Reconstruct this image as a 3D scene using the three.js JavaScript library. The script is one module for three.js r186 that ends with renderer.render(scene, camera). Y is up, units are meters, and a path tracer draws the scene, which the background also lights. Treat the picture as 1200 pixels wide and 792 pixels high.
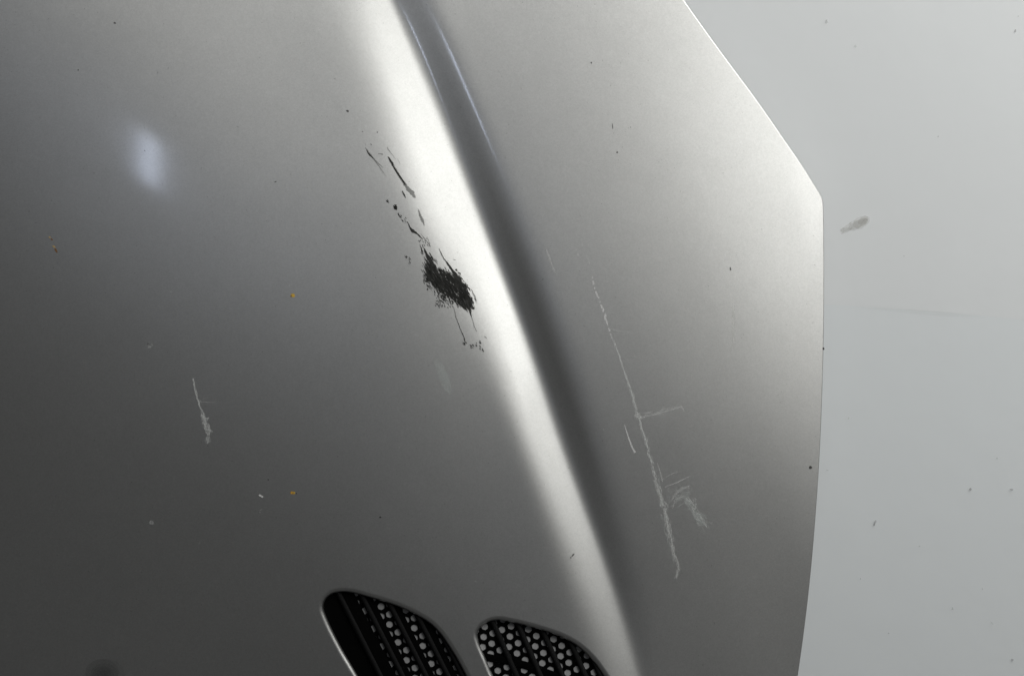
import * as THREE from 'three';
import { mergeGeometries } from 'three/addons/utils/BufferGeometryUtils.js';
import { RectAreaLightUniformsLib } from 'three/addons/lights/RectAreaLightUniformsLib.js';

// ───────────────────────── camera, surroundings, lamps, exposure
const scene = new THREE.Scene();
const EYE = 3, LEVEL = 0.08, MM = 0.8 / 1200;              // eye height, mean bonnet height, metres per drawing unit
const camera = new THREE.PerspectiveCamera(2 * Math.atan((396 * MM) / (EYE - LEVEL)) * 180 / Math.PI, 1024 / 675, 0.05, 30);
camera.position.set(0, EYE, 0); camera.up.set(0, 0, -1); camera.lookAt(0, 0, 0);
scene.add(camera);
const renderer = new THREE.WebGLRenderer({ antialias: true });
renderer.toneMapping = THREE.LinearToneMapping; renderer.toneMappingExposure = 1;
renderer.shadowMap.enabled = true;
RectAreaLightUniformsLib.init();
scene.background = new THREE.Color().setRGB(0.0498, 0.0505, 0.0500); // the dim studio round about

function tag(o, label, category, group, kind) {
  if (label) o.userData.label = label;
  if (category) o.userData.category = category;
  if (group) o.userData.group = group;
  if (kind) o.userData.kind = kind;
  return o;
}
function mesh(name, geometry, material, parent, label) {
  const m = new THREE.Mesh(geometry, material);
  m.name = name; m.castShadow = m.receiveShadow = true;
  if (label) m.userData.label = label;
  (parent || scene).add(m);
  return m;
}
function lamp(name, label, at, aim, w, h, turn, color, power, glow, depth) {
  const g = new THREE.Group(); g.name = name; scene.add(g);
  g.position.set(...at); g.up.set(0, 1, 0); g.lookAt(...aim); g.rotateZ(turn);
  tag(g, label, 'studio lamp');
  const dark = new THREE.MeshStandardMaterial({ color: 0x141414, roughness: 0.8 });
  const white = new THREE.MeshStandardMaterial({ color: 0xeeeeee, roughness: 0.9, emissive: new THREE.Color(color), emissiveIntensity: glow });
  mesh('diffuser', new THREE.BoxGeometry(w, h, 0.004), white, g).position.z = -0.006;
  // four sloping sides and a back, outside the diffuser
  const p = [], a = [[-w / 2, -h / 2], [w / 2, -h / 2], [w / 2, h / 2], [-w / 2, h / 2]], k = 0.3;
  for (let i = 0; i < 4; i++) {
    const [x0, y0] = a[i], [x1, y1] = a[(i + 1) % 4], z = -0.01, d = -depth;
    p.push(x0, y0, z, x0 * k, y0 * k, d, x1, y1, z, x1, y1, z, x0 * k, y0 * k, d, x1 * k, y1 * k, d);
  }
  p.push(a[0][0] * k, a[0][1] * k, -depth, a[2][0] * k, a[2][1] * k, -depth, a[1][0] * k, a[1][1] * k, -depth);
  p.push(a[0][0] * k, a[0][1] * k, -depth, a[3][0] * k, a[3][1] * k, -depth, a[2][0] * k, a[2][1] * k, -depth);
  const s = new THREE.BufferGeometry(); s.setAttribute('position', new THREE.Float32BufferAttribute(p, 3)); s.computeVertexNormals();
  mesh('housing', s, dark, g);
  const light = new THREE.RectAreaLight(color, power, w, h);
  light.name = name + '_glow'; light.rotation.y = Math.PI; light.position.z = 0.002; g.add(light);
  return g;
}
lamp('softbox_lamp', 'large square black softbox lamp up beyond the cut corner of the bonnet', [0.95, 0.95, -1.0], [0, 0.08, 0], 1.3, 1.3, 0, new THREE.Color().setRGB(1.0, 0.998, 0.965), 4.2, 0.05, 0.45);
if (1) lamp('bulb_lamp', 'small oblong bluish lamp overhead, mirrored as a spot in the bonnet', [0.2504, 2.045, -0.3505], [-0.283, 0.129, -0.1415], 0.12, 0.021, 0.72, new THREE.Color().setRGB(0.70, 0.79, 1.0), 27, 0.4, 0.08);

// ───────────────────────── small tools
let seed = 20240611;
const rnd = () => { seed = (seed + 0x6d2b79f5) | 0; let t = Math.imul(seed ^ (seed >>> 15), 1 | seed); t = (t + Math.imul(t ^ (t >>> 7), 61 | t)) ^ t; return ((t ^ (t >>> 14)) >>> 0) / 4294967296; };
const rr = (a, b) => a + (b - a) * rnd();
function tile(n, fill) {                                    // a repeating grey texture
  const d = new Uint8Array(n * n * 4);
  for (let y = 0; y < n; y++) for (let x = 0; x < n; x++) { const v = fill(x, y), i = (y * n + x) * 4; d[i] = d[i + 1] = d[i + 2] = Math.max(0, Math.min(255, v * 255)); d[i + 3] = 255; }
  const t = new THREE.DataTexture(d, n, n); t.wrapS = t.wrapT = THREE.RepeatWrapping; t.magFilter = THREE.LinearFilter; t.minFilter = THREE.LinearMipmapLinearFilter; t.needsUpdate = true;
  return t;
}
function lattice(n) { const a = new Float32Array(n * n); for (let i = 0; i < a.length; i++) a[i] = rnd(); return (u, v) => { // tiling value noise, u v in 0..1
  const x = u * n, y = v * n, x0 = Math.floor(x), y0 = Math.floor(y), fx = x - x0, fy = y - y0, s = fx * fx * (3 - 2 * fx), t = fy * fy * (3 - 2 * fy), g = (i, j) => a[((j % n + n) % n) * n + ((i % n + n) % n)];
  return (g(x0, y0) * (1 - s) + g(x0 + 1, y0) * s) * (1 - t) + (g(x0, y0 + 1) * (1 - s) + g(x0 + 1, y0 + 1) * s) * t; }; }

// ───────────────────────── the shape of the sheet metal: a drawing in units u (0..1200 across, 0..792 down) with a height at every point
const CREASE = [0.0323318388, -8.41613430, 145.616492, 613.675669];
const creaseX = (y) => { const t = (y - 396) / 396; return ((CREASE[0] * t + CREASE[1]) * t + CREASE[2]) * t + CREASE[3]; };
const NU = 34, NY = 13, T0 = -6.5, DT = 0.36, W = 12, Y0 = -390, DY = 130;
// control heights in micrometres of a cubic spline: one row per line along the crease, closer together near it
const HEIGHTS = [
  211571,198491,185410,172331,159251,146172,133093,120014,106936,93858,80780,67703,54625,
  205697,192907,180117,167328,154538,141749,128959,116170,103381,90593,77804,65015,52227,
  193018,180863,168707,156552,144397,132242,120088,107935,95782,83629,71477,59325,47173,
  171828,160733,149640,138547,127455,116366,105281,94199,83122,72048,60978,49909,38841,
  144182,134706,125230,115756,106284,96798,87215,77452,67539,57555,47538,37502,27460,
  112008,104777,97539,90286,83108,76522,69474,60725,50637,40032,29353,18666,7977,
  76971,73281,69584,65865,61793,57547,52050,44387,35378,25943,16526,7145,-2226,
  50335,49198,48080,47019,45206,42043,37592,31981,25810,19540,13294,7033,769,
  37397,36270,35135,33983,32338,30264,27501,23207,18597,14996,11971,8999,6048,
  28801,27607,26396,25113,23382,22727,20631,16269,12805,11536,11413,11258,11088,
  22437,21324,20217,19115,17739,17453,14589,10938,9323,9176,10038,10851,11646,
  18962,17559,16205,14982,13743,13163,9840,7643,7180,6954,7714,8492,9271,
  17571,15643,13697,11714,10371,8307,6316,5686,5482,4826,5276,5696,6109,
  16522,14194,11820,9293,7212,4681,3405,2450,2762,2351,2622,2835,3022,
  15496,12832,10143,7396,4930,2223,847,-462,151,-72,178,307,390,
  14674,11785,8893,6019,3248,427,-1061,-2534,-2089,-2099,-1896,-1755,-1610,
  14145,11057,8010,4973,1995,-902,-2506,-4256,-4075,-3691,-3576,-3317,-2925,
  13881,10548,7266,4131,975,-1971,-3667,-5557,-5328,-4916,-4945,-4354,-3682,
  13804,10267,6767,3466,100,-2854,-4778,-6287,-6384,-5708,-5388,-4777,-4148,
  13839,10193,6566,3068,-675,-3480,-5699,-6577,-7099,-6196,-5339,-4927,-4548,
  13919,10240,6559,2780,-1332,-3783,-6032,-6566,-7305,-6481,-5673,-5322,-5098,
  13913,10183,6389,2377,-1578,-3781,-5724,-6312,-7044,-6769,-6448,-6233,-6091,
  13513,9741,5905,1932,-1775,-3672,-5220,-5786,-6739,-7313,-7542,-7676,-7786,
  12279,8676,5058,1394,-1919,-3302,-4044,-4945,-6763,-8233,-8976,-9613,-10211,
  9927,6695,3515,465,-2303,-3311,-3829,-5437,-7729,-9496,-10758,-11967,-13150,
  6680,3793,898,-2015,-4356,-5012,-5519,-7224,-9419,-11422,-13106,-14678,-16213,
  2169,-329,-2821,-5292,-7134,-7744,-8402,-9810,-12229,-14276,-15839,-17454,-19089,
  -3545,-5583,-7625,-9680,-11285,-11803,-12517,-13829,-16535,-18892,-20526,-22311,-24152,
  -10475,-12194,-13902,-15580,-17191,-18210,-19443,-20751,-23733,-27343,-30356,-33186,-35953,
  -16699,-19267,-21828,-24372,-27019,-29031,-30791,-32554,-35128,-38176,-41365,-44617,-47890,
  -23836,-29082,-34346,-39663,-45087,-49968,-53624,-57099,-60789,-64646,-68607,-72623,-76658,
  -47442,-55982,-64515,-73029,-81506,-89889,-98018,-105926,-113671,-121305,-128871,-136403,-143923,
  -81223,-94660,-108096,-121531,-134964,-148394,-161820,-175242,-188659,-202071,-215480,-228887,-242293,
  -128079,-149232,-170385,-191539,-212694,-233849,-255007,-276165,-297325,-318486,-339648,-360811,-381973];
const b3 = (z) => { const a = Math.abs(z); return a < 1 ? 2 / 3 - a * a + a * a * a / 2 : a < 2 ? (2 - a) ** 3 / 6 : 0; };
function height(x, y) {
  const t = (Math.asinh((x - creaseX(y)) / W) - T0) / DT, v = (y - Y0) / DY;
  let s = 0;
  for (let i = Math.max(0, Math.floor(t) - 1); i <= Math.min(NU - 1, Math.floor(t) + 2); i++) {
    const a = b3(t - i); if (!a) continue;
    for (let j = Math.max(0, Math.floor(v) - 1); j <= Math.min(NY - 1, Math.floor(v) + 2); j++) s += a * b3(v - j) * HEIGHTS[i * NY + j];
  }
  return LEVEL + s * 1e-6;
}
function place(x, y, h) { const k = ((EYE - h) / (EYE - LEVEL)) * MM; return [(x - 600) * k, h, (y - 396) * k]; }
const onFloor = (x, y, h = 0) => place(x, y, h);
function normalAt(x, y) {
  const e = 0.5, p = place(x - e, y, height(x - e, y)), q = place(x + e, y, height(x + e, y)), r = place(x, y - e, height(x, y - e)), s = place(x, y + e, height(x, y + e));
  const n = new THREE.Vector3(s[0] - r[0], s[1] - r[1], s[2] - r[2]).cross(new THREE.Vector3(q[0] - p[0], q[1] - p[1], q[2] - p[2]));
  return n.normalize();
}
function surf(x, y, lift = 0) { const p = new THREE.Vector3(...place(x, y, height(x, y))); return lift ? p.addScaledVector(normalAt(x, y), lift) : p; }

// outlines
function smooth(points, closed, n) { const c = new THREE.CatmullRomCurve3(points.map(([x, y]) => new THREE.Vector3(x, y, 0)), closed, 'centripetal'); return c.getSpacedPoints(n).map((p) => [p.x, p.y]); }
const rightEdge = smooth([[655, -200], [731, -100], [802, 0], [840, 53], [890, 120.5], [923, 168], [939, 191], [951, 210], [960, 224.5], [964.6, 233], [965.8, 243], [966.6, 300], [966.4, 380], [964.5, 460], [961, 540], [957, 600], [951, 670], [944, 732], [936, 790], [925, 860], [902, 1000]], false, 500);
const outer = [...rightEdge, [-160, 1000], [-160, -190], [650, -190]];
const turning = (poly) => poly.reduce((s, p, i) => { const q = poly[(i + 1) % poly.length]; return s + p[0] * q[1] - q[0] * p[1]; }, 0) > 0 ? 1 : -1;
const vents = [
  smooth([[416.7, 792], [398, 760], [381.7, 726.7], [377, 711.7], [380, 702], [388, 695], [400, 692.3], [414, 693.4], [433, 698.5], [458, 706], [477, 713.5], [492, 721], [507, 731], [518, 742.5], [528, 757], [538, 773], [548, 792], [572, 842], [590, 880], [594, 905], [585, 925], [565, 935], [540, 936], [510, 930], [488, 914], [470, 890]], true, 260),
  smooth([[576, 792], [568, 773], [560, 754], [557.8, 743], [562, 734.5], [572, 727.5], [583, 725], [598, 727], [623, 733], [648, 740.5], [668, 749], [683, 759], [697, 772.5], [709, 789], [727, 820], [742, 850], [746, 872], [738, 890], [720, 900], [690, 902], [660, 898], [640, 890], [622, 874], [606, 850]], true, 240),
].map((v) => { const r = grow(v.slice(0, -1), -2); return [...r, r[0]]; });
function distance(poly, x, y) {                               // signed: positive inside
  let best = 1e9, inside = false;
  for (let i = 0, j = poly.length - 1; i < poly.length; j = i++) {
    const [ax, ay] = poly[j], [bx, by] = poly[i], dx = bx - ax, dy = by - ay, t = Math.max(0, Math.min(1, ((x - ax) * dx + (y - ay) * dy) / (dx * dx + dy * dy || 1)));
    const ex = x - ax - dx * t, ey = y - ay - dy * t, d = ex * ex + ey * ey;
    if (d < best) best = d;
    if ((ay > y) !== (by > y) && x < ax + ((y - ay) / (by - ay)) * dx) inside = !inside;
  }
  return Math.sqrt(best) * (inside ? 1 : -1);
}
const ROLL = 1.3, VROLL = [6, 5.5];
function solid(x, y) {                                        // > 0 on the flat of the sheet, short of its rolled edges
  let d = distance(outer, x, y) - ROLL;
  for (let k = 0; k < 2; k++) if (x > 360 && y > 670) d = Math.min(d, -distance(vents[k], x, y) - VROLL[k]);
  return d;
}

// ───────────────────────── backdrop
const K0 = EYE / (EYE - LEVEL);
const grain1 = lattice(24), grain2 = lattice(90);
const paperBump = tile(512, (x, y) => 0.7 * grain1(x / 512, y / 512) + 0.3 * grain2(x / 512, y / 512));
const paper = (r, g, b) => { const m = new THREE.MeshStandardMaterial({ roughness: 0.85, bumpMap: paperBump, bumpScale: 0.0002 }); m.color.setRGB(r, g, b); return m; };
function sheet(name, outline, y0, y1, material, parent, label, s = 0.6) {
  const sh = new THREE.Shape(outline.map(([x, z]) => new THREE.Vector2(x, -z)));
  const g = new THREE.ExtrudeGeometry(sh, { depth: y1 - y0, bevelEnabled: false });
  g.rotateX(-Math.PI / 2); g.translate(0, y0, 0);
  const p = g.attributes.position, uv = g.attributes.uv; for (let i = 0; i < p.count; i++) uv.setXY(i, p.getX(i) / s, p.getZ(i) / s);
  return mesh(name, g, material, parent, label);
}
const backdrop = new THREE.Group(); backdrop.name = 'backdrop'; scene.add(backdrop);
tag(backdrop, 'pale grey backdrop under and to the right of the bonnet', null, null, 'structure');
sheet('backdrop_sheet', [[-3, -3], [4, -3], [4, 4], [-3, 4]], -0.02, 0, paper(0.787, 0.818, 0.837), backdrop, 'lower pale bluish backdrop sheet');
const seam = [[-400, 340], [400, 341], [700, 345], [965, 357], [1040, 361], [1120, 367], [1200, 375], [1500, 397]].map(([x, y]) => { const p = onFloor(x, y); return [p[0], p[2]]; });
sheet('backdrop_sheet', [[-3, -3], [4, -3], [4, seam[7][1]], ...seam.slice().reverse(), [-3, seam[0][1]]], 0.00003, 0.00006, paper(0.803, 0.823, 0.837), backdrop, 'upper pale neutral backdrop sheet');

// thin lens-shaped strokes and flecks, laid on a surface
function strokes(list, lay) {                                 // each: [points [x, y, half-width] ...]
  const p = [], n = [], idx = [];
  for (const pts of list) {
    const base = p.length / 3;
    for (let i = 0; i < pts.length; i++) {
      const [x, y, w] = pts[i], a = pts[Math.max(0, i - 1)], b = pts[Math.min(pts.length - 1, i + 1)], l = Math.hypot(b[0] - a[0], b[1] - a[1]) || 1, nx = -(b[1] - a[1]) / l, ny = (b[0] - a[0]) / l;
      for (const s of [-1, 1]) { const q = lay(x + nx * w * s, y + ny * w * s); p.push(q[0].x, q[0].y, q[0].z); n.push(q[1].x, q[1].y, q[1].z); }
      if (i) idx.push(base + 2 * i - 2, base + 2 * i - 1, base + 2 * i, base + 2 * i, base + 2 * i - 1, base + 2 * i + 1);
    }
  }
  const g = new THREE.BufferGeometry();
  g.setAttribute('position', new THREE.Float32BufferAttribute(p, 3)); g.setAttribute('normal', new THREE.Float32BufferAttribute(n, 3)); g.setIndex(idx);
  return g;
}
function blot(cx, cy, rx, ry, turn = 0, k = 9, rough = 0.35) { // an uneven patch as one fat stroke
  const pts = [], c = Math.cos(turn), s = Math.sin(turn);
  for (let i = 0; i <= k; i++) { const t = -1 + (2 * i) / k, w = ry * Math.sqrt(Math.max(0, 1 - t * t)) * (1 + rr(-rough, rough)) + 0.05, o = ry * rr(-rough, rough) * 0.5; pts.push([cx + c * rx * t - s * o, cy + s * rx * t + c * o, w]); }
  return pts;
}
const UP = new THREE.Vector3(0, 1, 0);
const floorLay = (h) => (x, y) => [new THREE.Vector3(...onFloor(x, y, h)), UP];
const matte = (r, g, b, opacity = 1) => { const m = new THREE.MeshStandardMaterial({ roughness: 0.9, transparent: opacity < 1, opacity }); m.color.setRGB(r, g, b); return m; };
{
  const list = [blot(1002, 264, 18, 5, -0.42, 12, 0.14), blot(1010, 260, 11, 6.5, -0.5, 10, 0.12), blot(991, 269, 7, 2, -0.15, 8, 0.2), blot(1006, 262.5, 13, 4, -0.42, 10, 0.15), blot(1012, 258, 7, 4, -0.6, 8, 0.1)];
  for (let i = 0; i < 5; i++) { const t = rnd(); list.push(blot(988 + 32 * t, 270 - 15 * t + rr(-4, 4), rr(1, 3), rr(0.5, 1.2), rr(-0.8, 0), 6, 0.4)); }
  mesh('stain', strokes(list, (x, y) => [new THREE.Vector3(...onFloor(x, y, 0.0004 + 0.0003 * rnd())), UP]), matte(0.5, 0.48, 0.44, 0.13), backdrop, 'soft grey smudge right of the bonnet corner');
}
mesh('seam_shade', strokes([[[1010, 361, 0.2], [1060, 364.5, 1.8], [1110, 368, 2.4], [1155, 372.5, 0.2]]], floorLay(0.0010)), matte(0.5, 0.5, 0.48, 0.05), backdrop);
const fleck = matte(0.28, 0.28, 0.28, 0.5), faint = matte(0.5, 0.5, 0.5, 0.2);
for (const [x, y, a, b, t, m] of [[1026, 612, 3.4, 1.3, 1.9, fleck], [1025, 615, 1.5, 1, 0, fleck], [1138, 573, 1.7, 1.5, 0, fleck], [1186, 573.5, 2.6, 1.2, 0.2, fleck], [1187, 773, 2, 1.5, 0.5, fleck], [1169, 537, 1, 1, 0, faint], [995, 490, 1.3, 1.2, 0, faint], [969, 25, 1.6, 2.6, 0, faint], [1190.5, 36, 2.4, 1.1, 1.7, fleck], [1194, 19, 1.2, 1, 0, faint], [1003, 54, 2, 1.6, 0, faint], [1117, 713, 1, 2, 0, faint], [1163, 730, 3, 0.8, 0.8, faint], [1009, 678, 0.8, 1.5, 0, faint], [970, 551, 2, 0.6, 0, faint], [1078, 640, 1, 0.8, 0, faint], [1100, 160, 0.9, 1.1, 0, faint], [1060, 300, 0.9, 0.7, 0, faint], [1152, 690, 0.8, 0.9, 0, faint], [1042, 742, 0.9, 0.8, 0, faint]])
  mesh('fleck', strokes([blot(x, y, a * 0.85, b * 0.85, t, 7, 0.4)], floorLay(0.0011)), m, backdrop);

// ───────────────────────── bonnet
const bonnet = new THREE.Group(); bonnet.name = 'bonnet'; scene.add(bonnet);
tag(bonnet, 'scratched silver metallic car bonnet with a sharp crease and two mesh vents', 'car bonnet');

const f1 = lattice(512), f2 = lattice(256), f3 = lattice(40), f4 = lattice(9);
const flake = tile(1024, (x, y) => { const u = x / 1024, v = y / 1024; return 0.90 + 0.05 * (rnd() - 0.5) + 0.03 * (f1(u, v) - 0.5) + 0.015 * (f2(u, v) - 0.5) + 0.01 * (f3(u, v) - 0.5) + 0.012 * (f4(u, v) - 0.5); });
flake.colorSpace = THREE.SRGBColorSpace;
const peel = tile(512, (x, y) => 0.5 * f2(x / 512, y / 512) + 0.5 * f3(x / 512, y / 512));
const silver = new THREE.MeshPhysicalMaterial({ metalness: 1, roughness: 0.36, map: flake, clearcoat: 0.7, clearcoatRoughness: 0.08, bumpMap: peel, bumpScale: 0.00002 });
silver.color.setRGB(0.787, 0.787, 0.775);
const TEX = 0.42;

// the sheet: a fine grid, its cells cut along the edge of the sheet and round the vents
{
  const xs = [], ysv = [], P = [], N = [], U = [], I = [], step = 3;
  for (let x = -160; x <= 968; x += x > 430 && x < 800 ? 2 : 3) xs.push(x);
  for (let y = -190; y <= 1000; y += step) ysv.push(y);
  const add = (x, y) => { const p = surf(x, y), n = normalAt(x, y); P.push(p.x, p.y, p.z); N.push(n.x, n.y, n.z); U.push(p.x / TEX, p.z / TEX); return P.length / 3 - 1; };
  const id = new Int32Array(xs.length * ysv.length).fill(-1), D = new Float32Array(id.length), at = (i, j) => j * xs.length + i;
  for (let j = 0; j < ysv.length; j++) for (let i = 0; i < xs.length; i++) D[at(i, j)] = solid(xs[i], ysv[j]);
  const vert = (i, j) => { const k = at(i, j); if (id[k] < 0) id[k] = add(xs[i], ysv[j]); return id[k]; };
  const cuts = new Map();
  const cut = (i0, j0, i1, j1) => {
    const k = at(i0, j0) < at(i1, j1) ? at(i0, j0) + '_' + at(i1, j1) : at(i1, j1) + '_' + at(i0, j0);
    if (!cuts.has(k)) {
      let ax = xs[i0], ay = ysv[j0], bx = xs[i1], by = ysv[j1]; const pos = D[at(i0, j0)] > 0;
      for (let q = 0; q < 12; q++) { const mx = (ax + bx) / 2, my = (ay + by) / 2; if (solid(mx, my) > 0 === pos) { ax = mx; ay = my; } else { bx = mx; by = my; } }
      cuts.set(k, add((ax + bx) / 2, (ay + by) / 2));
    }
    return cuts.get(k);
  };
  for (let j = 0; j + 1 < ysv.length; j++) for (let i = 0; i + 1 < xs.length; i++) for (const tri of [[[i, j], [i, j + 1], [i + 1, j]], [[i + 1, j], [i, j + 1], [i + 1, j + 1]]]) {
    const poly = [];
    for (let q = 0; q < 3; q++) {
      const a = tri[q], b = tri[(q + 1) % 3], da = D[at(...a)] > 0, db = D[at(...b)] > 0;
      if (da) poly.push(vert(...a));
      if (da !== db) poly.push(cut(...a, ...b));
    }
    for (let q = 1; q + 1 < poly.length; q++) I.push(poly[0], poly[q], poly[q + 1]);
  }
  const g = new THREE.BufferGeometry();
  g.setAttribute('position', new THREE.Float32BufferAttribute(P, 3)); g.setAttribute('normal', new THREE.Float32BufferAttribute(N, 3)); g.setAttribute('uv', new THREE.Float32BufferAttribute(U, 2)); g.setIndex(I);
  mesh('panel', g, silver, bonnet);
}
// rolled edges: the sheet turns down through a quarter circle and ends in a flange
function rolled(poly, r, out, drop) {
  const P = [], N = [], U = [], I = [], n = poly.length, steps = 7, ring = steps + 2, rw = r * MM;
  for (let i = 0; i < n; i++) {
    const a = poly[(i + n - 1) % n], b = poly[(i + 1) % n], l = Math.hypot(b[0] - a[0], b[1] - a[1]) || 1;
    let nx = (b[1] - a[1]) / l * out, ny = -(b[0] - a[0]) / l * out;                     // towards the open side
    const x0 = poly[i][0] - nx * (r + 0.35), y0 = poly[i][1] - ny * (r + 0.35), s = normalAt(x0, y0), base = surf(x0, y0, -0.00003);
    const e = surf(x0 + nx, y0 + ny).sub(surf(x0, y0)); e.addScaledVector(s, -e.dot(s)).normalize();
    for (let k = 0; k < ring; k++) {
      const t = Math.min(k, steps) / steps * Math.PI / 2, p = base.clone().addScaledVector(e, Math.sin(t) * rw + (k ? 0.35 * MM : 0)).addScaledVector(s, -(1 - Math.cos(t)) * rw - (k > steps ? drop : 0));
      const m = s.clone().multiplyScalar(Math.cos(t)).addScaledVector(e, Math.sin(t));
      P.push(p.x, p.y, p.z); N.push(m.x, m.y, m.z); U.push(p.x / TEX, p.z / TEX);
    }
  }
  const v3 = (A, i) => new THREE.Vector3(A[3 * i], A[3 * i + 1], A[3 * i + 2]);
  const q0 = Math.floor(n / 4) * ring, flip = v3(P, q0 + ring + 3).sub(v3(P, q0 + 3)).cross(v3(P, q0 + 4).sub(v3(P, q0 + 3))).dot(v3(N, q0 + 3)) < 0;
  for (let i = 0; i < n; i++) for (let k = 0; k + 1 < ring; k++) { const a = i * ring + k, b = ((i + 1) % n) * ring + k; if (flip) I.push(a, a + 1, b, a + 1, b + 1, b); else I.push(a, b, a + 1, a + 1, b, b + 1); }
  const g = new THREE.BufferGeometry();
  g.setAttribute('position', new THREE.Float32BufferAttribute(P, 3)); g.setAttribute('normal', new THREE.Float32BufferAttribute(N, 3)); g.setAttribute('uv', new THREE.Float32BufferAttribute(U, 2)); g.setIndex(I);
  return g;
}
mesh('rolled_edge', rolled(outer, ROLL, turning(outer), 0.010), silver, bonnet);
for (const [k, v] of vents.entries()) { const ring = v.slice(0, -1); mesh('vent_lip', rolled(ring, VROLL[k], -turning(ring), 0.002), silver, bonnet); }

// inner frame that the skin is stiffened by and lies on
{
  const g = [], inset = outer.filter((_, i) => i % 10 === 0).map(([x, y]) => [300 + (x - 300) * 0.9, 390 + (y - 390) * 0.9]);
  const P = [], I = [];
  inset.forEach(([x, y]) => { const h = height(x, y) - 0.006, a = place(x, y, h), b = place(x, y, 0.0009); P.push(...a, b[0], b[1], b[2]); });
  for (let i = 0, n = inset.length; i < n; i++) { const a = 2 * i, b = 2 * ((i + 1) % n); I.push(a, a + 1, b, b, a + 1, b + 1); }
  const s = new THREE.BufferGeometry(); s.setAttribute('position', new THREE.Float32BufferAttribute(P, 3)); s.setIndex(I); s.computeVertexNormals(); g.push(s);
  mesh('inner_frame', mergeGeometries(g), matte(0.12, 0.12, 0.12), bonnet);
}

// ───────────────────────── vent grilles
const blackPlate = new THREE.MeshPhysicalMaterial({ roughness: 0.95, specularIntensity: 0.08 }); blackPlate.color.setRGB(0.002, 0.002, 0.002);
const blackSlat = new THREE.MeshPhysicalMaterial({ roughness: 0.7, specularIntensity: 0.2 }); blackSlat.color.setRGB(0.008, 0.008, 0.0083);
const greyBack = matte(0.33, 0.33, 0.335);
blackPlate.side = THREE.DoubleSide;
function grow(poly, d) {                                       // pushed outwards by d
  const n = poly.length, s = turning(poly);
  return poly.map(([x, y], i) => { const a = poly[(i + n - 1) % n], b = poly[(i + 1) % n], l = Math.hypot(b[0] - a[0], b[1] - a[1]) || 1; return [x + (b[1] - a[1]) / l * d * s, y - (b[0] - a[0]) / l * d * s]; });
}
const shapeOf = (pts) => new THREE.Shape(pts.map(([x, y]) => new THREE.Vector2(x, y)));
// a plate drawn in drawing units, bent to run at a given depth under the skin
function bend(g, depth) {
  const p = g.attributes.position;
  for (let i = 0; i < p.count; i++) { const x = p.getX(i), y = p.getY(i), q = place(x, y, base(x, y) - depth - p.getZ(i)); p.setXYZ(i, ...q); }
  g.computeVertexNormals(); return g;
}
const planeThrough = (pts) => {                                  // a flat insert set to the form of the skin at three points
  const [a, b, c] = pts.map(([x, y]) => new THREE.Vector3(x, height(x, y), y)), n = b.clone().sub(a).cross(c.clone().sub(a));
  return (x, y) => a.y - (n.x * (x - a.x) + n.z * (y - a.z)) / n.y;
};
const planes = [planeThrough([[385, 705], [535, 785], [560, 920]]), planeThrough([[562, 740], [696, 790], [650, 890]])];
let base = planes[0];
const grilles = [
  { a: [0.2, 11.7], b: [9.8, 9.2], at: [495.5, 756.6], black: [0.62, 0.3, 0.27, 0.3, 0], tops: [[398, 698.5], [425, 700.5], [457, 709], [489, 721.5], [520, 748]], lean: 0.508, label: 'left vent grille, black with holes showing between slats' },
  { a: [-1.2, 11.95], b: [9.5, 7.8], at: [550 + 492 / 10.29, 715 + 315 / 10.29], black: [0, 0, 0, 0, 0, 0], tops: [[578, 730], [607.5, 733], [637, 741.5], [668, 751], [695, 772], [722, 812]], lean: 0.44, label: 'right vent grille, holes showing all over' },
];
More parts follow.
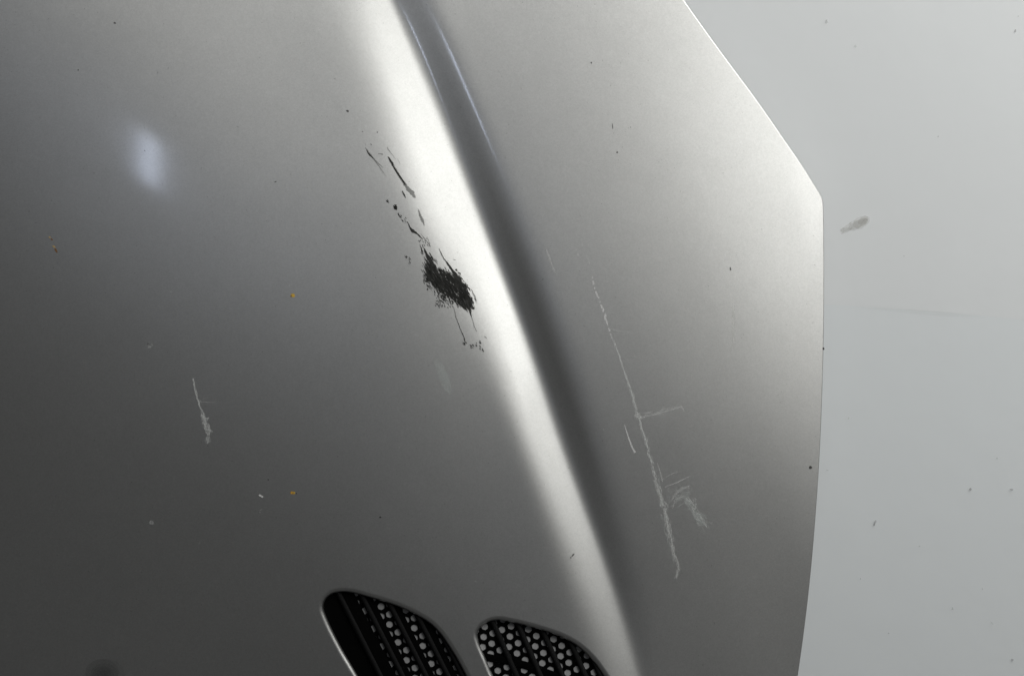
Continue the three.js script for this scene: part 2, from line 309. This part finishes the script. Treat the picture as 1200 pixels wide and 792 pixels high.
grilles.forEach((s, k) => {
  base = planes[k];
  const ring = vents[k].slice(0, -1), wide = grow(ring, 13), near = grow(ring, 6), G = new THREE.Group(); G.name = 'vent_grille'; bonnet.add(G);
  G.userData.label = s.label;
  const slatX = (i, y) => s.tops[i][0] + (y - s.tops[i][1]) * s.lean;
  const shape = shapeOf(wide);
  for (let i = -40; i <= 40; i++) for (let j = -40; j <= 40; j++) {
    const x = s.at[0] + s.a[0] * i + s.b[0] * j, y = s.at[1] + s.a[1] * i + s.b[1] * j;
    if (distance(near, x, y) < 0.5) continue;
    if (!k && x < slatX(0, y) + 8) continue;
    const h = new THREE.Path(), r = 4.05, pts = [];
    for (let q = 0; q < 18; q++) { const t = (q / 18) * 2 * Math.PI, f = 1 + 0.05 * Math.cos(6 * (t - 0.35)); pts.push(new THREE.Vector2(x + Math.cos(t) * r * f, y + Math.sin(t) * r * f * 0.97)); }
    h.setFromPoints(pts); shape.holes.push(h);
  }
  mesh('mesh_plate', bend(new THREE.ExtrudeGeometry(shape, { depth: 0.0003, bevelEnabled: false, curveSegments: 2 }), 0.0050), blackPlate, G);
  mesh('added_backing', bend(new THREE.ShapeGeometry(shapeOf(wide)), 0.0055), greyBack, G);  // added grey sheet, its tone stands for the lit backdrop behind the holes
  // blades: a narrow rounded top; on the left vent an added black strip stands for the blade side in shade
  const blade = (name, profile, i, mat) => {
    const y0 = s.tops[i][1] - 14, y1 = 945, n = 60, P = [], I = [], w = profile.length; let m = 0;
    for (let q = 0; q <= n; q++) {
      const y = y0 + ((y1 - y0) * q) / n, x = slatX(i, y);
      if (distance(near, x, y) < 0) { if (m) break; continue; }
      for (const [dx, d] of profile) P.push(...place(x + dx, y, base(x + dx, y) - d));
      m++;
    }
    for (let q = 0; q + 1 < m; q++) for (let c = 0; c + 1 < w; c++) { const a = q * w + c, b = a + w; I.push(a, b, a + 1, a + 1, b, b + 1); }
    const g = new THREE.BufferGeometry(); g.setAttribute('position', new THREE.Float32BufferAttribute(P, 3)); g.setIndex(I); g.computeVertexNormals();
    if (m > 1) mesh(name, g, mat, G);
  };
  s.tops.forEach((_, i) => {
    blade('slat', [[-3.7, 0.0048], [-3.0, 0.0036], [-1.6, 0.0031], [0, 0.0029], [1.6, 0.0031], [3.0, 0.0036], [3.7, 0.0048]], i, blackSlat);
    if (s.black[i]) blade('slat_shade', [[3.4, 0.0043], [4.5 + 22.5 * s.black[i] * 0.9, 0.0046], [4.5 + 22.5 * s.black[i], 0.0049]], i, blackPlate);
  });
  if (k) {
    const bar = smooth([[548, 764], [575, 771], [607, 777], [640, 788], [668, 799], [700, 815], [740, 838]], false, 50), P = [], I = [];
    bar.forEach(([x, y], q) => { for (const [d, e] of [[-4.2, 0.0048], [-3.4, 0.0042], [3.4, 0.0042], [4.2, 0.0048]]) P.push(...place(x - d * 0.35, y + d, base(x, y) - e)); if (q) for (let c = 0; c < 3; c++) { const a = (q - 1) * 4 + c, b = a + 4; I.push(a, b, a + 1, a + 1, b, b + 1); } });
    const g = new THREE.BufferGeometry(); g.setAttribute('position', new THREE.Float32BufferAttribute(P, 3)); g.setIndex(I); g.computeVertexNormals();
    mesh('crossbar', g, blackPlate, G);
  }
});

// ───────────────────────── marks on the paint
const skin = (lift) => (x, y) => [surf(x, y, lift), normalAt(x, y)];
const inPoly = (poly, x, y) => distance(poly, x, y) > 0;
const dirX = 0.53, dirY = 0.85;
function streak(x, y, len, w, bendy = 0.06, dx = dirX, dy = dirY) {
  const pts = [], n = Math.max(3, Math.ceil(len / 2.5)), ph = rr(0, 6), a = rr(-0.12, 0.12), c = Math.cos(a), s = Math.sin(a), ux = dx * c - dy * s, uy = dx * s + dy * c;
  for (let i = 0; i <= n; i++) { const t = i / n, o = Math.sin(ph + t * 5) * len * bendy * 0.4; pts.push([x + ux * len * (t - 0.5) - uy * o, y + uy * len * (t - 0.5) + ux * o, w * Math.pow(Math.sin(Math.PI * Math.min(0.97, Math.max(0.03, t))), 0.6) * rr(0.6, 1.2)]); }
  return pts;
}
function line(points, jitter = 0.3, step = 2.2, broken = 0) {    // points [x, y, half-width]; broken = share of gaps
  const out = []; let cur = [];
  for (let i = 0; i + 1 < points.length; i++) {
    const [x0, y0, w0] = points[i], [x1, y1, w1] = points[i + 1], n = Math.max(1, Math.ceil(Math.hypot(x1 - x0, y1 - y0) / step));
    for (let q = i ? 1 : 0; q <= n; q++) {
      const t = q / n;
      if (broken && rnd() < broken) { if (cur.length > 1) out.push(cur); cur = []; continue; }
      cur.push([x0 + (x1 - x0) * t + rr(-jitter, jitter), y0 + (y1 - y0) * t + rr(-jitter, jitter) * 0.3, (w0 + (w1 - w0) * t) * rr(0.65, 1.25)]);
    }
  }
  if (cur.length > 1) out.push(cur);
  return out;
}
function rough(points, count, f = (p) => p, keep = 1) {            // a scraped line: many short overlapping strokes
  const q = points.map(f), L = [0]; for (let i = 1; i < q.length; i++) L.push(L[i - 1] + Math.hypot(q[i][0] - q[i - 1][0], q[i][1] - q[i - 1][1]));
  const out = [];
  for (let c = 0; c < count; c++) {
    const s = ((c + rnd()) / count) * L[L.length - 1]; let i = 1; while (i < q.length - 1 && L[i] < s) i++;
    const t = (s - L[i - 1]) / (L[i] - L[i - 1]), dx = (q[i][0] - q[i - 1][0]) / (L[i] - L[i - 1]), dy = (q[i][1] - q[i - 1][1]) / (L[i] - L[i - 1]), w = q[i - 1][2] + (q[i][2] - q[i - 1][2]) * t, o = (rnd() + rnd() - 1) * w * 1.7;
    out.push(streak(q[i - 1][0] + dx * (s - L[i - 1]) - dy * o, q[i - 1][1] + dy * (s - L[i - 1]) + dx * o, rr(2, 9) * keep, rr(0.15, 0.42) * (0.6 + 0.3 * w), 0.05, dx, dy));
  }
  return out;
}
const Z = (ox, oy, k) => ([x, y, w]) => [ox + x / k, oy + y / k, w];
// black rubbed-on scuff
{
  const A = Z(460, 220, 3.96), body = [[160, 340], [185, 345], [205, 378], [240, 388], [272, 402], [292, 408], [312, 420], [340, 462], [371, 530], [361, 566], [340, 566], [312, 546], [290, 520], [252, 508], [205, 470], [172, 440], [152, 402], [155, 370]].map(A);
  const dark = [], thin = [], trails = [];
  while (dark.length < 620) { const x = rr(495, 556), y = rr(303, 366); const d = distance(body, x, y); if (d > 0.6) dark.push(streak(x, y, rr(3, 12), rr(0.25, 0.95) * Math.min(1, 0.4 + d / 5))); }
  const fill = []; while (fill.length < 75) { const x = rr(495, 556), y = rr(303, 366), d = distance(body, x, y); if (d > 1.4) fill.push(streak(x, y, rr(7, 16), rr(0.8, 1.9), 0.04)); }
  while (thin.length < 260) { const x = rr(488, 562), y = rr(296, 372), d = distance(body, x, y); if (d > -5 && d < 2 && rnd() < Math.exp(-Math.abs(d) / 2)) thin.push(streak(x, y, rr(2, 6), rr(0.2, 0.6))); }
  const spots = (pts, n, sx, sy, w) => { for (const q of pts) { const [x, y] = A(q); for (let i = 0; i < n; i++) thin.push(streak(x + rr(-sx, sx), y + rr(-sy, sy), rr(1.2, 4), rr(0.25, w))); } };
  // spikes and trails
  for (const l of [
    [[238, 328, 0.3], [262, 362, 1.1], [290, 402, 1.9], [318, 440, 1.6]], [[214, 282, 0.2], [226, 305, 0.5], [240, 335, 0.3]], [[340, 520, 1.5], [356, 562, 1.2], [366, 602, 0.25]],
    [[146, 282, 0.4], [156, 305, 1.4], [170, 330, 2.4], [186, 352, 2.0]], [[170, 300, 0.3], [182, 322, 0.9], [192, 340, 0.4]], [[126, 262, 0.2], [136, 290, 0.5], [142, 310, 0.3]],
    [[72, 168, 0.4], [84, 190, 1.2], [95, 202, 2.1], [106, 208, 1.3], [112, 214, 0.4]], [[106, 204, 0.6], [122, 222, 0.7], [140, 240, 0.3]],
    [[284, 556, 0.2], [294, 600, 0.3], [312, 650, 0.3], [330, 690, 0.45], [336, 714, 0.7]], [[364, 590, 0.15], [378, 640, 0.25], [390, 668, 0.15]], [[290, 378, 0.3], [297, 386, 0.8], [296, 376, 0.3]],
    [[44, 14, 0.3], [52, 30, 0.8], [61, 47, 0.4]], [[280, 332, 0.2], [292, 336, 0.3]],
  ]) trails.push(...line(l.map(A), 0.25, 1.6));
  spots([[12, 88], [12, 92]], 9, 1.6, 2.2, 1.3); spots([[38, 132], [30, 122], [44, 150]], 3, 1, 1.5, 0.8); spots([[-24, 64]], 4, 1.2, 1.6, 0.6);
  spots([[60, 150], [70, 168], [122, 240]], 3, 2, 2.5, 0.5);
  spots([[66, 322], [78, 328], [76, 348], [60, 318]], 4, 1.3, 1.5, 0.4);
  spots([[206, 492], [214, 515], [230, 540], [255, 530], [270, 545], [240, 515], [208, 545], [226, 525], [150, 432], [165, 465]], 8, 3.4, 3.2, 0.5);
  spots([[338, 718], [332, 722]], 6, 1.2, 1.2, 0.7); spots([[376, 735], [384, 728], [404, 716], [410, 742], [415, 754], [366, 738]], 4, 1.5, 1.8, 0.5); spots([[430, 695]], 2, 1, 1, 0.3);
  spots([[135, 300], [140, 275], [150, 245], [165, 262]], 4, 2.2, 3, 0.45);
  const blackPaint = matte(0.018, 0.018, 0.016); blackPaint.roughness = 0.75;
  const smearPaint = matte(0.05, 0.05, 0.045, 0.45);
  mesh('scuff_mark', strokes(dark, skin(0.00016)), blackPaint, bonnet, 'black rubbed scuff beside the crease');
  mesh('scuff_smear', strokes(fill, skin(0.00014)), matte(0.03, 0.03, 0.027, 0.6), bonnet).userData.kind = 'stuff';
  for (const l of trails) mesh('scuff_streak', strokes([l], skin(0.00019)), blackPaint, bonnet);
  const loose = mesh('scuff_specks', strokes(thin, skin(0.00020)), blackPaint, bonnet, 'loose black specks round the scuff'); loose.userData.kind = 'stuff';
  // upper strokes
  const B = Z(420, 160, 12), up = [], grey = [];
  up.push(...line([[112, 185, 0.2], [128, 225, 0.5], [160, 265, 0.75], [205, 305, 0.35]].map(B), 0.12, 1), ...line([[420, 285, 0.4], [440, 320, 0.9], [475, 375, 1.1], [492, 395, 0.4]].map(B), 0.15, 1), ...line([[470, 395, 0.7], [520, 470, 0.9], [565, 540, 1.05], [610, 600, 0.9], [660, 680, 0.7]].map(B), 0.15, 1.2), ...line([[165, 100, 0.2], [178, 112, 0.5], [186, 118, 0.2]].map(B), 0.1, 0.6), ...line([[612, 770, 0.5], [630, 792, 0.7], [650, 830, 0.6]].map(B), 0.1, 1));
  grey.push(...line([[95, 155, 0.3], [120, 195, 0.8], [150, 240, 1.0], [205, 300, 0.8], [270, 390, 0.5], [320, 470, 0.35], [390, 560, 0.15]].map(B), 0.2, 1.2), ...line([[240, 330, 0.2], [300, 400, 0.4], [350, 440, 0.2]].map(B), 0.2, 1), ...line([[410, 280, 0.6], [450, 350, 1.4], [500, 430, 1.2], [570, 550, 1.5], [650, 670, 1.6], [700, 740, 2.4], [760, 800, 2.6], [790, 860, 1.2]].map(B), 0.3, 1.2), ...line([[400, 145, 0.2], [415, 180, 0.6], [480, 260, 0.25], [520, 320, 0.15]].map(B), 0.2, 1), ...line([[545, 310, 0.15], [590, 390, 0.25]].map(B), 0.2, 1), ...line([[105, 130, 0.15], [95, 105, 0.2]].map(B), 0.1, 1), ...line([[280, 240, 0.4], [340, 250, 0.5]].map(B), 0.4, 1), ...line([[700, 645, 0.15], [725, 630, 0.25]].map(B), 0.1, 1));
  grey.push(...line([[118, 98, 0.5], [126, 125, 1.5], [138, 150, 1.7], [147, 176, 0.6]].map(A), 0.3, 1.4), ...line([[130, 214, 0.3], [150, 238, 0.6], [176, 272, 0.3]].map(A), 0.3, 1.4), ...line([[160, 226, 0.2], [172, 262, 0.5]].map(A), 0.3, 1.4));
  for (let i = 0; i < 150; i++) { const x = rr(492, 566), y = rr(296, 376), d = distance(body, x, y); if (d > -6 && d < 4) grey.push(streak(x, y, rr(4, 11), rr(0.3, 1.0))); }
  for (const l of up) mesh('scuff_streak', strokes([l], skin(0.00018)), matte(0.03, 0.03, 0.027, 0.8), bonnet);
  mesh('scuff_smear', strokes(grey, skin(0.00013)), smearPaint, bonnet, 'grey smears round the black scuff').userData.kind = 'stuff';
}
// pale scratches
const pale = matte(0.8, 0.82, 0.81, 0.45), paler = matte(0.8, 0.81, 0.8, 0.3), haze = matte(0.74, 0.8, 0.78, 0.085), bright = matte(0.85, 0.85, 0.85, 0.6);
{
  const V = Z(620, 260, 3.6), Q = Z(680, 440, 3.045), L = Z(180, 420, 3.96), s = (pts, f, j = 0.2, st = 1.8, br = 0) => line(pts.map(f), j, st, br);
  mesh('scratch', strokes([...s([[185, 88, 0.5], [200, 125, 0.7], [215, 157, 0.6]], V, 0.3, 1.2, 0.3), ...s([[222, 80, 0.3], [228, 103, 0.3]], V, 0.2, 1.5), ...s([[246, 145, 0.6], [258, 180, 0.6], [268, 212, 0.5]], V, 0.4, 1.3, 0.35), ...s([[264, 230, 0.6], [272, 270, 0.9], [292, 318, 0.9], [312, 370, 1.0], [330, 430, 0.9], [350, 490, 0.8]], V, 0.7, 1.4, 0.22), ...s([[322, 388, 0.9], [325, 400, 1.0]], V, 0.3, 1)], skin(0.00012)), bright, bonnet, 'dotted upper run of the long pale scratch');
  const upper = [[346, 480, 0.5], [360, 510, 0.8], [385, 578, 0.9], [405, 640, 1.0], [430, 710, 1.2], [455, 790, 1.3]], middle = [[162, 0, 1.3], [190, 80, 1.3], [207, 145, 1.8], [228, 210, 1.5], [248, 285, 1.6], [266, 350, 1.9]], lower = [[262, 345, 1.7], [274, 390, 2.7], [290, 440, 3.2], [306, 500, 3.2], [318, 560, 2.8], [330, 610, 2.2], [342, 660, 1.5]];
  mesh('scratch', strokes([...s(upper.map(([x, y, w]) => [x, y, w * 0.55]), V, 0.3, 1.8, 0.1), ...s(middle.map(([x, y, w]) => [x, y, w * 0.45]), Q, 0.35, 1.8, 0.1), ...rough(upper, 60, V), ...rough(middle, 90, Q)], skin(0.00012)), pale, bonnet, 'long pale scratch on the right wing of the panel');
  mesh('scratch', strokes([...s(lower.map(([x, y, w]) => [x, y, w * 0.35]), Q, 0.5, 1.5, 0.08), ...rough(lower, 180, Q), ...rough([[346, 660, 1.2], [350, 690, 1.7], [344, 722, 1.6]], 50, Q, 0.7), ...s([[274, 310, 0.3], [286, 345, 0.6], [294, 380, 0.6]], Q, 0.2)], skin(0.00014)), paler, bonnet, 'wide scraped foot of the long scratch');
  mesh('scratch', strokes([...rough([[208, 147, 3.0], [262, 137, 2.4], [320, 121, 2.4], [360, 110, 1.4]], 44, Q), ...s([[212, 150, 0.5], [275, 138, 0.6], [330, 121, 0.5], [358, 110, 0.4]], Q, 0.2), ...s([[356, 108, 0.5], [366, 118, 0.8], [372, 134, 0.3]], Q, 0.3)], skin(0.00014)), paler, bonnet, 'short side branch of the long scratch');
  mesh('scratch', strokes([...s([[194, 146, 2.6], [210, 142, 2.0], [218, 156, 1.4]], Q, 0.4, 1.2)], skin(0.00018)), paler, bonnet);
  mesh('scratch', strokes([...s([[158, 176, 0.35], [172, 220, 0.8], [186, 258, 0.9], [196, 275, 1.1]], Q, 0.12)], skin(0.00012)), bright, bonnet, 'short pale nick left of the long scratch');
  mesh('scratch', strokes([...s([[72, 115, 0.6], [84, 148, 0.9], [96, 180, 0.8], [112, 222, 0.3]], V, 0.15)], skin(0.00012)), paler, bonnet, 'short faint scratch near the crease');
  mesh('scratch', strokes([...s([[345, 455, 0.5], [390, 465, 0.6], [440, 466, 0.25]], V, 0.3), ...s([[395, 578, 0.3], [440, 570, 0.5], [478, 568, 0.2]], V, 0.3), ...s([[360, 440, 0.4], [378, 434, 0.3]], V, 0.3)], skin(0.00012)), haze, bonnet);
  mesh('scratch', strokes([...s([[302, 398, 0.4], [345, 382, 0.7], [398, 356, 0.3]], Q, 0.3), ...rough([[330, 440, 1.2], [352, 410, 2.2], [392, 396, 1.2]], 40, Q, 0.7), ...rough([[330, 472, 0.9], [342, 442, 1.5], [374, 430, 0.9]], 26, Q, 0.7), ...s([[290, 374, 0.2], [320, 354, 0.35], [352, 342, 0.15]], Q, 0.3), ...rough([[378, 440, 3], [402, 458, 4], [412, 476, 3]], 34, Q, 0.6), ...rough([[408, 476, 3], [430, 512, 5], [452, 538, 3]], 34, Q, 0.6), ...s([[384, 446, 0.4], [398, 452, 0.9], [407, 466, 0.4]], Q, 0.5), ...s([[424, 500, 0.3], [440, 522, 0.8], [452, 540, 0.6]], Q, 0.6, 2, 0.2)], skin(0.00014)), paler, bonnet, 'pale rubbed strokes right of the long scratch');
  const rub = []; for (let i = 0; i < 90; i++) { const t = rnd(), x = 370 + 85 * t + rr(-26, 20), y = 440 + 100 * t + rr(-22, 18); rub.push(streak(...Q([x, y, 0]).slice(0, 2), rr(2, 7), rr(0.3, 1.0), 0.15, rr(0.2, 0.8), rr(-0.2, 0.8))); }
  for (let i = 0; i < 40; i++) rub.push(streak(...Q([rr(315, 395), rr(400, 470), 0]).slice(0, 2), rr(3, 8), rr(0.3, 1.0), 0.15, 0.8, -0.45));
  for (let i = 0; i < 40; i++) { const t = rnd(); rub.push(streak(...Q([272 + 64 * t + rr(-12, 12), 360 + 300 * t, 0]).slice(0, 2), rr(4, 10), rr(0.4, 1.2), 0.1, 0.22, 0.97)); }
  mesh('rub_mark', strokes([blot(801, 581, 11, 4, -0.4, 8, 0.4), blot(812, 597, 17, 5, 0.95, 9, 0.4), blot(820, 608, 11, 4, 0.9, 8, 0.4), ...rub], skin(0.00017)), haze, bonnet, 'hazy greenish rub beside the long scratch');
  const k = []; for (let i = 0; i < 34; i++) { const t = rnd(); k.push(streak(...L([222 + 36 * t + rr(-12, 12) * (0.5 + t * 0.5), 260 + 100 * t, 0]).slice(0, 2), rr(1.5, 3.5), rr(0.4, 1.0), 0.2, rr(-0.5, 0.7), 0.8)); }
  mesh('scratch', strokes([...s([[181, 94, 0.7], [184, 108, 0.7], [188, 135, 0.5], [194, 160, 0.7], [200, 184, 0.6], [207, 205, 0.9], [214, 226, 0.5], [228, 250, 0.6], [234, 278, 0.8]], L, 0.5, 1.0), ...rough([[180, 94, 0.9], [194, 160, 1.1], [206, 200, 1.9], [216, 232, 1.0], [230, 262, 1.8]], 60, L, 0.45), ...rough([[228, 264, 1.9], [238, 298, 2.6], [246, 322, 2.8], [256, 345, 2.4], [256, 358, 1.0]], 120, L, 0.4), ...rough([[246, 364, 1.0], [252, 378, 2.2], [246, 392, 1.2]], 40, L, 0.35), ...s([[236, 280, 0.6], [254, 276, 0.8]], L, 0.3, 1)], skin(0.00012)), pale, bonnet, 'short knobbly pale scratch on the left half');
  mesh('scratch', strokes([...k, ...s([[205, 200, 0.25], [250, 203, 0.25], [286, 205, 0.12]], L, 0.1), ...s([[225, 185, 0.2], [250, 184, 0.12]], L, 0.1)], skin(0.00016)), paler, bonnet);
  mesh('rub_mark', strokes([blot(519, 440, 24, 6, 1.2, 9, 0.12), blot(520, 443, 19, 5.5, 1.25, 8, 0.12), blot(522, 447, 15, 5, 1.3, 8, 0.12), blot(521, 436, 15, 3, 1.1, 8, 0.15), blot(524, 452, 10, 3.5, 1.3, 7, 0.15), blot(512, 428, 9, 2.5, 0.9, 6, 0.15)], skin(0.00012)), matte(0.72, 0.8, 0.78, 0.04), bonnet, 'faint grey-green rub low beside the bright band');
  mesh('scratch', strokes([...s([[858, 355, 0.5], [860, 372, 1.5], [859, 395, 1.3], [857, 412, 0.4]], (p) => p, 0.4, 2), ...s([[861, 358, 0.4], [861, 400, 0.8]], (p) => p, 0.5, 2)], skin(0.00012)), matte(0.8, 0.8, 0.78, 0.16), bonnet);
}
// chips and specks
const yellow = matte(0.62, 0.4, 0.06), orange = matte(0.6, 0.34, 0.05), tan = matte(0.45, 0.33, 0.16), brown = matte(0.2, 0.1, 0.035), whiteChip = matte(0.75, 0.75, 0.74), greyChip = matte(0.45, 0.46, 0.46, 0.6), blackChip = matte(0.05, 0.05, 0.05, 0.7);
const chip = (x, y, a, b, t, m, label) => mesh('paint_chip', strokes([blot(x, y, a * 0.85, b * 0.85, t, 8, 0.3)], skin(0.00018)), m, bonnet, label);
chip(343, 346, 3.1, 2.4, 0.4, yellow, 'yellow chip left of the scuff'); chip(340.8, 347, 1.2, 1.0, 0, matte(0.25, 0.15, 0.04));
chip(342, 577.3, 2.6, 1.9, 0.1, orange, 'orange chip low on the left half'); chip(344, 577.5, 2.0, 1.8, 0.2, yellow); chip(347, 578, 0.8, 0.8, 0, blackChip);
chip(57.5, 278, 1.6, 1.1, 0.3, tan, 'small tan chip by the left border'); chip(60, 280.5, 1.9, 0.9, 0.8, brown); chip(62.5, 289, 2.6, 1.3, 0.5, tan); chip(65, 293.5, 3.8, 1.2, 1.05, brown, 'brown chip by the left border');
chip(304.5, 580.6, 2.2, 1.2, 0.3, whiteChip, 'white chip low on the left half'); chip(307, 582, 1.5, 1.2, 0.2, whiteChip); chip(304, 599.5, 0.9, 2.2, 0.1, greyChip); chip(305.5, 597, 0.8, 1.2, 0.4, greyChip);
chip(174.5, 406.5, 2.6, 1.7, 0, greyChip, 'small grey triangular chip'); chip(173, 403, 0.7, 2.4, 0.5, greyChip); chip(177.5, 404, 2.6, 0.6, 0.9, greyChip); chip(176.8, 612, 3.2, 3.0, 0, greyChip, 'round pale grey spot low on the left');
for (const [x, y, a, b, t] of [[407, 130, 2.0, 1.4, 0.5], [134, 27, 1.7, 1.2, 0.3], [91, 82, 0.9, 0.9, 0], [322.5, 213, 1.8, 0.7, -0.4], [169, 176.5, 1.5, 0.5, 0.8], [693, 73.5, 1.0, 1.1, 0], [718, 148, 4, 0.5, 1.5], [723.5, 178.5, 1.4, 1.1, 0], [856.3, 315, 2.6, 0.8, 1.4], [950.3, 547.8, 2.1, 1.9, 0], [965.5, 408.5, 1.0, 1.8, 0], [445, 606, 1, 0.9, 0], [671.5, 650.5, 3.2, 0.8, -0.9], [669, 653.5, 1.0, 0.8, 0], [314, 562, 1.1, 0.8, 0.2], [739, 149, 0.7, 0.5, 0], [424.5, 154, 0.8, 0.6, 0.6], [442, 155, 0.8, 0.8, 0], [445.7, 606, 1, 1, 0]]) chip(x, y, a, b, t, blackChip);
// a soft dark shade painted on the skin at the lower border
mesh('shade_patch', strokes([4, 7, 10, 13, 16, 19].map((r) => blot(121 + rr(-2, 2), 790 + rr(-2, 2), r * 1.25, r, 0, 28, 0)), skin(0.00013)), matte(0.02, 0.022, 0.025, 0.06), bonnet, 'soft dark painted shade at the lower border');
// sparse tiny pits and dust over the whole skin
{
  const lightDust = [], darkDust = [];
  for (let i = 0; i < 900; i++) { const x = rr(0, 960), y = rr(0, 792); if (solid(x, y) < 4) continue; (rnd() < 0.5 ? lightDust : darkDust).push(blot(x, y, rr(0.3, 0.9) * (rnd() < 0.12 ? 1.9 : 1), rr(0.25, 0.55), rr(0, 3), 4, 0.3)); }
  for (const [n, list, m] of [['light', lightDust, matte(0.6, 0.6, 0.6, 0.2)], ['dark', darkDust, matte(0.05, 0.05, 0.05, 0.25)]]) {
    const o = mesh('dust', strokes(list, skin(0.00012)), m, bonnet); o.userData.kind = 'stuff';
  }
}

renderer.render(scene, camera);
